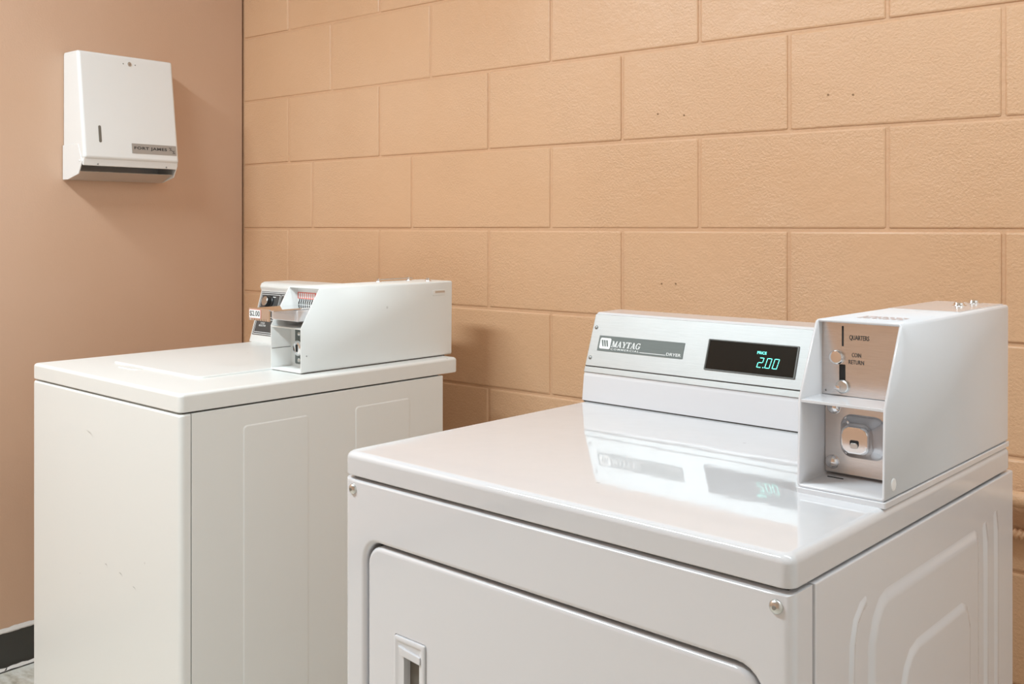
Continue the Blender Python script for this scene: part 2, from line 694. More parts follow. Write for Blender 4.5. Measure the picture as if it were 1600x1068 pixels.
loops.append([mp(u, v, -0.041) for u, v in off_outer(RO, 0.005)])
for i in range(5, -1, -1):
    a = pi / 2 * i / 5
    loops.append([mp(u, v, -RO * (1 - cos(a))) for u, v in off_outer(RO * sin(a), 0.005 * sin(a))])
for i in range(0, 6):
    a = pi / 2 * i / 5
    d = RI * sin(a)
    # rolled lip turning into the well (opening shrinks the frame, so the start loop is outside)
    loops.append([mp(u, v, -RI * (1 - cos(a))) for u, v in rr(ux0 - RI + d, ux1 + RI - d, vz0 - RI + d, vz1 + RI - d, 0.034 - d * 0.5, k)])
loops.append([mp(u, v, -0.030) for u, v in rr(ux0, ux1, vz0, vz1, 0.030, k)])
add_loft(bm, loops, cap0=True, cap1=False)
finish('front_panel', bm, 'dryer', dr, 50)
box('door_well', ux0 - 0.003, ux1 + 0.003, 0.026, 0.034, vz0 - 0.003, vz1 + 0.003, 'seam', dr)

# door with its recessed pull: the door face is a frame round the handle well
hx0, hx1, hz0, hz1 = 0.1065, 0.1690, 0.40, 0.6265
bm = bmesh.new()
du0, du1, dv0, dv1 = ux0 + 0.0045, ux1 - 0.0045, vz0 + 0.0045, vz1 - 0.0045
mp = xz(0.003)
ER = 0.007
hin = rr(hx0, hx1, hz0, hz1, 0.003, k)
dloops = [[mp(u, v, -0.022) for u, v in rr(du0, du1, dv0, dv1, 0.027, k)]]
for i in range(0, 5):
    a = pi / 2 * i / 4
    ins = ER * (1 - cos(a))
    dloops.append([mp(u, v, -ER + ER * sin(a)) for u, v in rr(du0 + ins, du1 - ins, dv0 + ins, dv1 - ins, 0.027 - ins, k)])
dloops.append([mp(u, v, 0) for u, v in hin])
dloops.append([mp(u, v, -0.012) for u, v in hin])
add_loft(bm, dloops, cap0=True, cap1=True)
door = finish('door', bm, 'dryer', dr, 50)

# handle insert: stepped moulded frame round a dark finger well
bm = bmesh.new()
mh = xz(0.003)
fi = [(0.0008, 0.0006), (0.0012, 0.0026), (0.003, 0.0036), (0.006, 0.0036), (0.0075, 0.0022), (0.011, 0.0020), (0.0125, 0.0012)]
hl = [[mh(u, v, -0.0118) for u, v in rr(hx0 + 0.0006, hx1 - 0.0006, hz0 + 0.0006, hz1 - 0.0006, 0.003, k)]]
for ins, n in fi:
    hl.append([mh(u, v, n) for u, v in rr(hx0 + ins, hx1 - ins, hz0 + ins, hz1 - ins, 0.003, k)])
wx0, wx1, wz0, wz1 = hx0 + 0.0195, hx1 - 0.0105, hz0 + 0.02, hz1 - 0.0235
hl.append([mh(u, v, 0.0010) for u, v in rr(wx0, wx1, wz0, wz1, 0.0015, k)])
hl.append([mh(u, v, -0.011) for u, v in rr(wx0 + 0.0005, wx1 - 0.0005, wz0, wz1, 0.0015, k)])
add_loft(bm, hl, cap0=False, cap1=False)
finish('door_handle', bm, 'dryer', door, 45)
slab('handle_recess', mh, wx0 + 0.0001, wx1 - 0.0001, wz0, wz1, -0.0116, -0.0100, 'handle_inside', door, 0.001)
prism('handle_grip', [(wx0 - 0.004, wz1 - 0.001), (wx1 + 0.002, wz1 - 0.004), (wx1 + 0.002, wz1 + 0.006), (wx0 + 0.006, wz1 + 0.0085), (wx0 - 0.009, wz1 + 0.0110)][::1], mh, -0.004, 0.0046, 'dryer', door, 0.0014)

# right side panel with its stamped reliefs
bm = bmesh.new()
ys0, ys1 = 0.0445, 0.6755
add_box(bm, DW - 0.010, DW + 0.0022, ys0, ys1, 0.02, 0.8215, 0.0022, 2)
ms = yz(DW + 0.0022)
low = 0.06
octo = lambda a, b, t, c1, c2: [(a, low), (b, low), (b, t - c2), (b - c1, t), (a + c1, t), (a, t - c2)]
add_emboss(bm, ms, [(0.166, low), (0.530, low), (0.530, 0.752), (0.524, 0.766), (0.510, 0.774), (0.216, 0.774), (0.196, 0.768), (0.178, 0.750), (0.166, 0.722)], 0.018, 0.0034, -0.0002)
ms2 = yz(DW + 0.0022 + 0.0032)
add_emboss(bm, ms2, [(0.243, low + 0.03), (0.486, low + 0.03), (0.486, 0.655), (0.474, 0.684), (0.452, 0.694), (0.300, 0.694), (0.276, 0.688), (0.258, 0.672), (0.243, 0.640)], 0.014, 0.0032, -0.0002)
add_ridge(bm, ms, [(0.128, low), (0.128, 0.70), (0.130, 0.735), (0.138, 0.757), (0.152, 0.768), (0.166, 0.771)], 0.016, 0.0026, -0.0001)
add_ridge(bm, ms, [(0.556, low), (0.556, 0.70), (0.555, 0.745), (0.552, 0.772)], 0.022, 0.0030, -0.0001)
add_ridge(bm, ms, [(0.600, low), (0.600, 0.70), (0.599, 0.75), (0.597, 0.778)], 0.022, 0.0026, -0.0001)
finish('side_panel', bm, 'dryer', dr, 40)

# button-head screws of the front panel
for u in (0.0200, 0.6705):
    s = screw('screw', xz(0.001), u, 0.806, 0.0072, 0.0046, 'zinc', dr)
    lathe('screw_socket', xz(0.001), u, 0.806, [(0.0022, 0.0040), (0.0022, 0.0050), (0.0014, 0.0049)], 'dark_screw', s, 10)

# console
KP = (0.546, 0.905)
KH = (0.584, 1.013)
mk, KL = tilted(KP, KH)
cp = [(0.541, ZT + 0.0018), (0.546, 0.9045), (0.5845, 1.0125), (0.590, 1.0165), (0.655, 1.0175), (0.660, 1.013), (0.660, ZT + 0.0018)]
bm = bmesh.new()
mx = lambda u, v, n: (n, u, v)
add_prism(bm, cp, mx, 0.0, 0.5795, 0.0014, 2)
con = finish('console', bm, 'dryer', dr, 40)
box('console_foot_seam', 0.003, 0.579, 0.5426, 0.655, ZT - 0.0005, ZT + 0.0026, 'seam', con)
# steel fascia with a lower rim strip
slab('fascia', mk, 0.0006, 0.579, 0.147 * KL + 0.0008, 0.997 * KL, 0.0, 0.0022, 'steel', con, 0.0012, 0.0008)
slab('fascia_rim', mk, 0.0006, 0.579, 0.050 * KL, 0.147 * KL - 0.0006, 0.0, 0.0024, 'steel', con, 0.0008, 0.0008)
slab('rim_seam', mk, 0.001, 0.579, 0.140 * KL, 0.155 * KL, 0.0, 0.0008, 'seam', con, 0.0004)
for sv in (0.776, 0.283):
    screw('fascia_screw', lambda u, v, n: mk(u, v, n + 0.0021), 0.0086, sv * KL, 0.0036, 0.0018, 'dark_screw', con)
# name plate
slab('name_plate', mk, 0.0205, 0.2018, 0.408 * KL, 0.653 * KL, 0.0020, 0.0030, 'plate_grey', con, 0.0005)
NP = 0.0033


def kq(bm, pts, n=NP):
    add_quad(bm, mk, [(u, v * KL) for u, v in pts], n)


bm = bmesh.new()
bm.faces.new([bm.verts.new(mk(u, v, NP)) for u, v in rr(0.0242, 0.0485, 0.443 * KL, 0.618 * KL, 0.0032)])
finish('emblem', bm, 'print_white', con, 0, False)
bm = bmesh.new()
for i in range(3):
    a = 0.0282 + i * 0.0050
    kq(bm, [(a + 0.0032, 0.482), (a + 0.0058, 0.482), (a + 0.0024, 0.582), (a - 0.0012, 0.582)], NP + 0.0002)
finish('emblem_bars', bm, 'plate_grey', con, 0, False)

# MAYTAG in bold slab serifs
bm = bmesh.new()
lu0, lu1, lv0, lv1 = 0.0515, 0.1135, 0.484 * KL, 0.580 * KL


def strokes(ch):
    T, t, s = 0.26, 0.11, 0.10           # thick stem, thin stem, serif height
    R = lambda x0, y0, x1, y1: [(x0, y0), (x1, y0), (x1, y1), (x0, y1)]
    Dg = lambda xa, xb, w, ya=0.0, yb=1.0: [(xa, ya), (xa + w, ya), (xb + w, yb), (xb, yb)]
    if ch == 'M':
        return [R(0.08, 0, 0.08 + t, 1), R(0.76, 0, 0.76 + T, 1), Dg(0.44, 0.08, 0.24), Dg(0.52, 0.80, 0.12),
                R(-0.04, 0, 0.32, s), R(0.66, 0, 1.10, s), R(-0.04, 1 - s, 0.26, 1), R(0.80, 1 - s, 1.10, 1)], 1.12
    if ch == 'A':
        return [Dg(0.10, 0.42, t), Dg(0.66, 0.36, T), R(0.24, 0.26, 0.72, 0.36), R(-0.02, 0, 0.32, s), R(0.56, 0, 1.02, s)], 1.02
    if ch == 'Y':
        return [R(0.36, 0, 0.36 + T, 0.46), Dg(0.36, 0.08, T, 0.40, 1), Dg(0.52, 0.78, t, 0.40, 1),
                R(0.24, 0, 0.74, s), R(-0.04, 1 - s, 0.42, 1), R(0.66, 1 - s, 1.00, 1)], 0.92
    if ch == 'T':
        return [R(0.34, 0, 0.34 + T, 1), R(0.02, 1 - s, 0.92, 1), R(0.02, 0.72, 0.02 + 0.09, 1), R(0.83, 0.72, 0.92, 1), R(0.20, 0, 0.74, s)], 0.92
    if ch == 'G':
        q = []
        for i in range(12):
            a0, a1 = radians(48 + i * 22.8), radians(48 + (i + 1) * 22.8)
            f = lambda a, r1, r2: (0.46 + r1 * cos(a), 0.5 + r2 * sin(a))
            q.append([f(a0, 0.26, 0.40), f(a0, 0.46, 0.52), f(a1, 0.46, 0.52), f(a1, 0.26, 0.40)])
        q += [R(0.66, 0.06, 0.88, 0.46), R(0.52, 0.40, 0.98, 0.48), R(0.74, 0.68, 0.84, 1.0)]
        return q, 0.98


letters = [strokes(c) for c in 'MAYTAG']
tot = sum(w for _, w in letters)
x = 0.0
for qs, w in letters:
    for q in qs:
        add_quad(bm, mk, [(lu0 + (x + px + 0.16 * (py - 0.5)) / tot * (lu1 - lu0), lv0 + py * (lv1 - lv0)) for px, py in q], NP)
    x += w
finish('lettering', bm, 'print_white', con, 0, False)
text('lettering', 'COMMERCIAL', mk, 0.0505, 0.1125, 0.436 * KL, 0.466 * KL, NP, 'print_white', con, spacing=1.25, bold=0.012)
text('lettering', 'DRYER', mk, 0.1690, 0.1985, 0.436 * KL, 0.480 * KL, NP, 'print_white', con, bold=0.012)
bm = bmesh.new()
kq(bm, [(0.1135, 0.4355), (0.1675, 0.4355), (0.1675, 0.4445), (0.1135, 0.4445)])
finish('printed_line', bm, 'print_white', con, 0, False)
# display
d0, d1, e0, e1 = 0.2465, 0.4100, 0.288 * KL, 0.754 * KL
bm = bmesh.new()
ml = [[mk(u, v, 0.0018) for u, v in rr(d0, d1, e0, e1, 0.0015, 4)],
      [mk(u, v, 0.0040) for u, v in rr(d0 + 0.0006, d1 - 0.0006, e0 + 0.0006, e1 - 0.0006, 0.0012, 4)],
      [mk(u, v, 0.0040) for u, v in rr(d0 + 0.0022, d1 - 0.0026, e0 + 0.0020, e1 - 0.0020, 0.001, 4)],
      [mk(u, v, 0.0022) for u, v in rr(d0 + 0.0030, d1 - 0.0034, e0 + 0.0028, e1 - 0.0028, 0.001, 4)]]
add_loft(bm, ml, True, False)
finish('display_bezel', bm, 'bezel', con, 40)
slab('display_window', mk, d0 + 0.0026, d1 - 0.0030, e0 + 0.0024, e1 - 0.0024, 0.0016, 0.0025, 'glass', con, 0.001)
text('display_lettering', 'PRICE', mk, 0.3388, 0.3553, 0.594 * KL, 0.634 * KL, 0.0027, 'lcd', con, bold=0.02)
bm = bmesh.new()


def seg7(u0, u1, v0, v1, on, sl=0.0030, th=0.00115):
    g = 0.00035

    def P(u, v):
        return (u + sl * (v - v0) / (v1 - v0), v)
    vm = (v0 + v1) / 2
    segs = {'a': (u0 + th + g, v1 - th, u1 - th - g, v1), 'd': (u0 + th + g, v0, u1 - th - g, v0 + th), 'g': (u0 + th + g, vm - th / 2, u1 - th - g, vm + th / 2),
            'f': (u0, vm + g, u0 + th, v1 - g), 'e': (u0, v0 + g, u0 + th, vm - g), 'b': (u1 - th, vm + g, u1, v1 - g), 'c': (u1 - th, v0 + g, u1, vm - g)}
    for s in on:
        a, b, c, d = segs[s]
        add_quad(bm, mk, [P(a, b), P(c, b), P(c, d), P(a, d)], 0.0027)


v0_, v1_ = 0.402 * KL, 0.548 * KL
seg7(0.3410, 0.3500, v0_, v1_, 'abged')
seg7(0.3552, 0.3640, v0_, v1_, 'abcdef')
seg7(0.3680, 0.3768, v0_, v1_, 'abcdef')
add_quad(bm, mk, [(0.3518, v0_), (0.3534, v0_), (0.3538, v0_ + 0.0016), (0.3522, v0_ + 0.0016)], 0.0027)
finish('display_digits', bm, 'lcd', con, 0, False)

# coin box of the dryer
BX0, BX1 = 0.5800, 0.6865
cb = coin_shell('coin_box', BX0, BX1, [(0.2245, 0.8645), (0.2275, 0.9690), (0.2745, 1.0615), (0.6700, 1.0615), (0.6680, 0.8645)], 'dryer', dr)
slab('coin_box_foot', xy(ZT - 0.0005), BX0 - 0.0005, BX1 + 0.0008, 0.2225, 0.668, 0, 0.0068, 'dryer', cb, 0.002, 0.001)
box('coin_box_shelf', BX0 + 0.003, BX1 - 0.003, 0.2275, 0.300, 0.9650, 0.9685, 'dryer', cb, 0.0006)
mf = xz(0.283)
slab('coin_plate', mf, BX0 + 0.0036, BX1 - 0.0036, 0.9690, 1.0580, -0.004, 0.0, 'steel_plate', cb, 0.0006)
slab('coin_slot', mf, 0.6092, 0.6114, 1.0290, 1.0535, -0.002, 0.0004, 'black', cb, 0.0003)
lathe('return_button', mf, 0.6035, 1.0105 + 0.0048, [(0.0088, 0), (0.0088, 0.0045), (0.0078, 0.0062), (0.0055, 0.0068)], 'chrome', cb, 24)
slab('return_slot', mf, 0.6060, 0.6135, 0.9795, 1.0068, -0.002, 0.0005, 'black', cb, 0.0006)
# lever tab at the foot of the return slot
lathe('return_lever', mf, 0.6105, 0.9800, [(0.0082, 0), (0.0082, 0.0030), (0.0070, 0.0044), (0.004, 0.0048)], 'zinc', cb, 20)
prism('return_lever_tab', [(0.6020, 0.9775), (0.6095, 0.9765), (0.6095, 0.9815), (0.6030, 0.9815)], mf, 0.0, 0.0075, 'chrome', cb, 0.0006)
text('lettering', 'QUARTERS', mf, 0.6187, 0.6432, 1.0365, 1.0432, 0.0004, 'print_black', cb, bold=0.01)
text('lettering', 'COIN', mf, 0.6218, 0.6331, 1.0168, 1.0218, 0.0004, 'print_black', cb, bold=0.004)
text('lettering', 'RETURN', mf, 0.6178, 0.6368, 1.0082, 1.0132, 0.0004, 'print_black', cb, bold=0.004)
lathe('plate_rivet', mf, 0.5885, 0.9735, dome(0.0014, 0.0008), 'dark_screw', cb, 10)
# lower compartment: steel vault plate with lock
ml_ = xz(0.2885)
slab('vault_plate', ml_, BX0 + 0.0050, BX1 - 0.0045, 0.8725, 0.9640, -0.004, 0.0, 'steel_plate', cb, 0.003, 0.0006)
box('vault_floor_slot', 0.592, 0.612, 0.2795, 0.2812, 0.8672, 0.8688, 'black', cb)
for u, v in ((0.5965, 0.9530), (0.5945, 0.8855)):
    lathe('vault_bolt', ml_, u, v, [(0.0086, 0), (0.0084, 0.0018)] + dome(0.0078, 0.0042, 0.0018)[1:], 'chrome', cb, 20)
bm = bmesh.new()
lk = []
for (hw, hh, n, r) in ((0.0278, 0.0262, 0.0, 0.014), (0.0272, 0.0256, 0.003, 0.014), (0.0250, 0.0232, 0.0060, 0.013), (0.0195, 0.0185, 0.0110, 0.011), (0.0178, 0.0172, 0.0180, 0.010), (0.0172, 0.0166, 0.0235, 0.0095), (0.0160, 0.0154, 0.0258, 0.009), (0.0140, 0.0134, 0.0262, 0.008)):
    cu_ = 0.6335
    cv_ = 0.9205
    lk.append([ml_(u, v, n) for u, v in rr(cu_ - hw, cu_ + hw, cv_ - hh, cv_ + hh, r, 6)])
add_loft(bm, lk)
finish('lock_housing', bm, 'chrome', cb, 50)
slab('keyhole', ml_, 0.6285, 0.6392, 0.9135, 0.9210, 0.0255, 0.0268, 'black', cb, 0.002)
slab('key_cylinder', ml_, 0.6290, 0.6385, 0.9110, 0.9178, 0.0260, 0.0276, 'zinc', cb, 0.0028, 0.0006)
# plug in the right-hand side and screws and faded notice on the top
lathe('side_plug', yz(BX1), 0.247, 0.8806, [(0.0072, 0), (0.0070, 0.0008), (0.0055, 0.0014)], 'plug', cb, 20)
mt = xy(1.0615)
for u, v in ((0.6430, 0.592), (0.6430, 0.654)):
    lathe('lid_bolt', mt, u, v, [(0.0105, 0), (0.0100, 0.0012), (0.0078, 0.0020), (0.0068, 0.0048), (0.0050, 0.0056)], 'chrome', cb, 20)
slab('box_lid', mt, BX0 + 0.006, BX1 - 0.006, 0.478, 0.664, -0.0004, 0.0009, 'dryer', cb, 0.003, 0.0005)
bm = bmesh.new()
for i in range(4):
    u = 0.612
    while u < 0.664:
        w = random.uniform(0.003, 0.009)
        add_quad(bm, mt, [(u, 0.318 + i * 0.009), (u + w, 0.318 + i * 0.009), (u + w, 0.3218 + i * 0.009), (u, 0.3218 + i * 0.009)], 0.0003)
        u += w + 0.002
finish('faded_print', bm, 'print_pink', cb, 0, False)

# ------------------------------------------------------------------ washer
wa = empty('coin_washer', (0.4199, -0.8723, 0), radians(-2.6))
tag(wa, 'cream-white coin-operated top-loading washer standing in the corner of the room', 'washer')
WW, WD = 0.648, 0.726
WB, WT = 0.827, 0.862
box('body', 0.006, WW - 0.006, 0.020, 0.672, 0.0, 0.8235, 'washer', wa, 0.003)
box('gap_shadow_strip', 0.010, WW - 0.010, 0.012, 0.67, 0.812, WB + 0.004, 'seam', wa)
# front panel wraps the corners
bm = bmesh.new()
loops = []
for n, ins in ((-0.0215, 0.0), (-0.010, 0.0)):
    loops.append([xz(0)(u, v, n) for u, v in rr(ins, WW - ins, 0.075, 0.8235, 0.004, 4)])
for i in range(1, 6):
    a = pi / 2 * i / 5
    ins = 0.010 * (1 - cos(a))
    loops.append([xz(0)(u, v, -0.010 + 0.010 * sin(a)) for u, v in rr(ins, WW - ins, 0.075 + ins, 0.8235 - ins * 0.5, 0.004, 4)])
add_loft(bm, loops)
wf = finish('front_panel', bm, 'washer', wa, 50)
# short scuffs on the front panel
for (u, v, s) in ((0.352, 0.482, 0.011), (0.412, 0.478, 0.015), (0.468, 0.463, 0.013), (0.270, 0.745, 0.030)):
    bm = bmesh.new()
    N = 6
    up = [(u + s * i / N, v - 0.35 * s * (i / N) + 0.0014 * sin(pi * i / N)) for i in range(N + 1)]
    a_ = [bm.verts.new(xz(0)(p, q, 0.0004)) for p, q in up]
    b_ = [bm.verts.new(xz(0)(p, q + 0.0011 * sin(pi * (i + 0.15) / (N + 0.3)), 0.0004)) for i, (p, q) in enumerate(up)]
    for i in range(N):
        bm.faces.new((a_[i], a_[i + 1], b_[i + 1], b_[i]))
    finish('scuff', bm, 'zinc' if s > 0.02 else 'dark_screw', wf, 0, False)
# right side panel, two long stamped fields
bm = bmesh.new()
add_box(bm, WW - 0.010, WW + 0.0005, 0.0235, 0.676, 0.02, 0.8235, 0.0015, 2)
ms = yz(WW + 0.0005)
for a, b in ((0.133, 0.2915), (0.412, 0.5725)):
    add_emboss(bm, ms, rr(a, b, 0.10, 0.786, 0.010, 5), 0.0045, 0.0016, -0.0002, 5)
finish('side_panel', bm, 'washer', wa, 40)
# top panel
bm = bmesh.new()
loops = []
for ins, z in ((0.004, WB + 0.0005), (0.001, WB), (0.0, WB + 0.002)):
    loops.append([(u, v, z) for u, v in rr(ins, WW - ins, ins, WD - ins, 0.010, 6)])
for i in range(0, 6):
    a = pi / 2 * i / 5
    ins = 0.007 * (1 - cos(a))
    loops.append([(u, v, WT - 0.007 + 0.007 * sin(a)) for u, v in rr(ins, WW - ins, ins, WD - ins, 0.010 - ins * 0.6, 6)])
add_loft(bm, loops)
finish('top_panel', bm, 'washer', wa, 50)
# lid set in the top, with a rolled rim
lid = slab('lid', xy(WT), 0.128, 0.500, 0.125, 0.545, -0.002, 0.0042, 'washer', wa, 0.016, 0.0035)
# finger hollow in front of the lid
bm = bmesh.new()
add_slab(bm, xy(WT), 0.205, 0.285, 0.098, 0.1215, -0.001, 0.0016, 0.011, 0.0012)
finish('finger_pull', bm, 'washer', lid, 40)

# console
wp = [(0.577, WT - 0.001), (0.580, 0.870), (0.6165, 0.9985), (0.612, 1.0090), (0.616, 1.0185), (0.626, 1.0225), (0.715, 1.0225), (0.720, 1.015), (0.720, WT - 0.001)]
bm = bmesh.new()
add_prism(bm, wp, mx, -0.008, 0.4945, 0.003, 3)
wc = finish('console', bm, 'washer', wa, 40)
mw, WL = tilted((0.580, 0.870), (0.6165, 0.9985))
ZV = lambda z: (z - 0.870) / (0.9985 - 0.870) * WL
pz = lambda a, b, z0, z1, n0, n1, m, nm, r=0.001: slab(nm, mw, a, b, ZV(z0), ZV(z1), n0, n1, m, wc, r)
pz(0.000, 0.470, 0.882, 0.9965, 0.0, 0.0016, 'panel_dark', 'graphic_panel')
pz(0.0022, 0.468, 0.8838, 0.9947, 0.0014, 0.0019, 'print_white', 'panel_border')
pz(0.0042, 0.466, 0.8856, 0.9929, 0.0016, 0.0022, 'panel_dark', 'panel_field')
pz(0.0075, 0.0905, 0.9285, 0.9895, 0.0020, 0.0024, 'print_white', 'panel_border')
pz(0.0090, 0.0890, 0.9300, 0.9880, 0.0022, 0.0027, 'panel_dark', 'knob_field')
pz(0.0950, 0.460, 0.9285, 0.9895, 0.0020, 0.0024, 'print_white', 'panel_border')
pz(0.0965, 0.4585, 0.9300, 0.9880, 0.0022, 0.0027, 'panel_dark', 'dial_field')
pz(0.0075, 0.460, 0.8885, 0.9235, 0.0020, 0.0024, 'print_white', 'panel_border')
pz(0.0090, 0.4585, 0.8900, 0.9220, 0.0022, 0.0027, 'panel_dark', 'legend_field')
text('lettering', 'CYCLE', mw, 0.0305, 0.0490, ZV(0.9108), ZV(0.9152), 0.0029, 'print_white', wc, bold=0.02)
text('lettering', 'SELECTOR', mw, 0.0245, 0.0560, ZV(0.9044), ZV(0.9090), 0.0029, 'print_white', wc, bold=0.02)
bm = bmesh.new()
add_quad(bm, mw, [(0.045, ZV(0.9815)), (0.072, ZV(0.9815)), (0.072, ZV(0.9838)), (0.045, ZV(0.9838))], 0.0029)
finish('printed_legend', bm, 'print_white', wc, 0, False)
bm = bmesh.new()
add_quad(bm, mw, [(0.062, ZV(0.9560)), (0.075, ZV(0.9560)), (0.075, ZV(0.9585)), (0.062, ZV(0.9585))], 0.0029)
finish('printed_legend', bm, 'print_white', wc, 0, False)
kn = lathe('selector_knob', mw, 0.048, ZV(0.9690), [(0.0185, 0.0025), (0.0180, 0.006), (0.0155, 0.0075), (0.0148, 0.0175), (0.0140, 0.0185)], 'knob_black', wc, 26)
lathe('knob_cap', mw, 0.048, ZV(0.9690), [(0.0128, 0.0180), (0.0128, 0.0192), (0.0118, 0.0200)], 'zinc', wc, 26)

# coin box of the washer
VX0, VX1 = 0.4950, 0.6060
vb_ = coin_shell('coin_box', VX0, VX1, [(0.303, 0.8635), (0.303, 0.9590), (0.3515, 1.0420), (0.7500, 1.0420), (0.7480, 0.8635)], 'washer', wa, 0.003)
box('box_foot_seam', VX0 + 0.003, VX1 - 0.002, 0.306, 0.724, WT - 0.0005, 0.8645, 'seam', vb_)
box('coin_box_shelf', VX0 + 0.0028, VX1 - 0.0028, 0.3035, 0.372, 0.9555, 0.9585, 'washer', vb_, 0.0005)
mu = xz(0.372)
slab('meter_plate', mu, VX0 + 0.003, VX1 - 0.003, 0.959, 1.0385, -0.003, 0.0, 'washer', vb_, 0.0006)
# red label with eight white coin bars and the eight slots below
slab('coin_label', mu, 0.4990, 0.5660, 1.0140, 1.0285, -0.001, 0.0006, 'print_red', vb_, 0.0006)
for i in range(8):
    u = 0.5035 + i * 0.0076
    slab('coin_bar', mu, u, u + 0.0042, 1.0158, 1.0265, 0.0004, 0.0010, 'print_white', vb_, 0.0008, 0, 3)
for i in range(8):
    u = 0.5035 + i * 0.0076
    bm = bmesh.new()
    pts = [(0.0010, 1.0135), (0.0010, 1.0095), (-0.0020, 1.0060), (-0.0020, 1.0015)]
    for (a, b), (c, d) in zip(pts[:-1], pts[1:]):
        add_quad(bm, mu, [(u + a, b), (u + c, d), (u + c + 0.0036, d), (u + a + 0.0036, b)], 0.0007)
    finish('coin_slot', bm, 'black', vb_, 0, False)
# slide housing, slide plate and handle
bm = bmesh.new()
add_box(bm, 0.5005, 0.5960, 0.3010, 0.3715, 0.9720, 0.9965, 0.0025, 2)
ch = finish('slide_housing', bm, 'satin', vb_, 40)
slab('housing_panel', xz(0.3010), 0.5080, 0.5885, 0.9735, 0.9885, -0.001, 0.0016, 'satin', vb_, 0.002, 0.001)
box('slide_plate', 0.5040, 0.5900, 0.2450, 0.3715, 0.9972, 1.0005, 'chrome', vb_, 0.0008)
bm = bmesh.new()
poly = [(0.5030, 1.0012), (0.5030, 0.9755)]
for i in range(8):
    u = 0.5050 + i * 0.0086
    poly += [(u, 0.9755), (u, 0.9795), (u + 0.0042, 0.9795), (u + 0.0042, 0.9755)]
poly += [(0.5760, 0.9755), (0.5760, 1.0012)]
add_prism(bm, poly, xz(0.2430), -0.0035, 0.0, 0.0)
finish('slide_handle', bm, 'chrome', vb_, 40)
slab('price_sticker', xz(0.2430), 0.5050, 0.5470, 0.9798, 0.9990, 0.0001, 0.0006, 'print_red', vb_, 0.0015)
slab('price_sticker_field', xz(0.2430), 0.5058, 0.5462, 0.9806, 0.9982, 0.0004, 0.0009, 'print_white', vb_, 0.0012)
text('lettering', '$2.00', xz(0.2430), 0.5078, 0.5444, 0.9832, 0.9958, 0.0011, 'print_black', vb_, bold=0.01)
# lower compartment
mv = xz(0.354)
slab('vault_plate', mv, VX0 + 0.003, VX1 - 0.003, 0.8665, 0.9555, -0.003, 0.0, 'washer', vb_, 0.0006)
slab('vault_door', mv, 0.5150, 0.5920, 0.8725, 0.9500, -0.001, 0.0015, 'plate_grey', vb_, 0.003, 0.0008)
lathe('vault_lock', mv, 0.5360, 0.9085, [(0.0170, 0.0012), (0.0170, 0.010), (0.0140, 0.0135), (0.0105, 0.0140), (0.0100, 0.0122)], 'chrome', vb_, 26)
slab('keyhole', mv, 0.5335, 0.5385, 0.9005, 0.9165, 0.0118, 0.0132, 'black', vb_, 0.0015)
for v in (0.8805, 0.9385):
    lathe('vault_bolt', mv, 0.5300, v, dome(0.0052, 0.0036, 0.0012), 'zinc', vb_, 14)
bm = bmesh.new()
add_box(bm, VX0 + 0.0029, VX0 + 0.0034, 0.304, 0.353, 0.9082, 0.9094)
finish('box_seam', bm, 'handle_inside', vb_, 0)
# hasp and bolts on top, faint plate on the side
mtw = xy(1.0420)
box('top_hasp', 0.5080, 0.5160, 0.590, 0.700, 1.0465, 1.0490, 'zinc', vb_, 0.0008)
for u, v in ((0.5120, 0.594), (0.5120, 0.690), (0.5720, 0.700)):
    lathe('lid_bolt', mtw, u, v, [(0.0080, 0), (0.0074, 0.0014), (0.0052, 0.0020), (0.0050, 0.0072), (0.0036, 0.0082)], 'chrome', vb_, 16)
slab('side_plate', yz(VX1), 0.682, 0.726, 1.0085, 1.0220, 0, 0.0010, 'washer', vb_, 0.004, 0.0006)
slab('side_plate_mark', yz(VX1), 0.690, 0.722, 1.0150, 1.0195, 0.0008, 0.0014, 'disp_tray', vb_, 0.001)
lathe('side_rivet', yz(VX1), 0.3165, 0.8995, dome(0.0016, 0.0008), 'dark_screw', vb_, 10)

# ------------------------------------------------------------------ paper towel dispenser
PY0, PY1 = -0.593, -0.305
td = empty('towel_dispenser', (0.0, (PY0 + PY1) / 2, 1.303))
tag(td, 'white metal paper towel dispenser mounted on the left wall above the washer', 'dispenser')
OZ = 1.303
hw = (PY1 - PY0) / 2
mside = lambda u, v, n: (u, n, v - OZ)      # u = x, v = z, n = along y
# fixed cabinet: back plate, two cheeks
bm = bmesh.new()
add_box(bm, 0.0015, 0.006, -hw + 0.002, hw - 0.002, 0.004, 0.345, 0.001)
cheek = [(0.002, 1.303), (0.030, 1.303), (0.088, 1.3165), (0.108, 1.350), (0.086, 1.398), (0.002, 1.398)]
add_prism(bm, cheek, mside, -hw - 0.0012, -hw + 0.0022, 0.0008)
add_prism(bm, cheek, mside, hw - 0.0022, hw + 0.0012, 0.0008)
finish('cabinet', bm, 'disp_white', td, 40)
# slanting throat plate under the paper slot
prism('throat_plate', [(0.006, 1.3030), (0.030, 1.3032), (0.0895, 1.3235), (0.0885, 1.3255), (0.030, 1.3055), (0.006, 1.3055)], mside, -hw + 0.003, hw - 0.003, 'disp_tray', td, 0.0004)
prism('slot_shade_sheet', [(0.020, 1.345), (0.098, 1.345), (0.098, 1.348), (0.020, 1.348)], mside, -hw + 0.004, hw - 0.004, 'black', td)  # black sheet standing in for the shade inside the paper slot
# cover: leaning front with rounded edges, flat-sided back half and a lip curling under
fx0, fz0, fx1, fz1 = 0.1185, 1.3640, 0.0815, 1.6555
dv = Vector((fx1 - fx0, 0, fz1 - fz0)); DL = dv.length; dv.normalize()
nv = Vector((dv.z, 0, -dv.x))


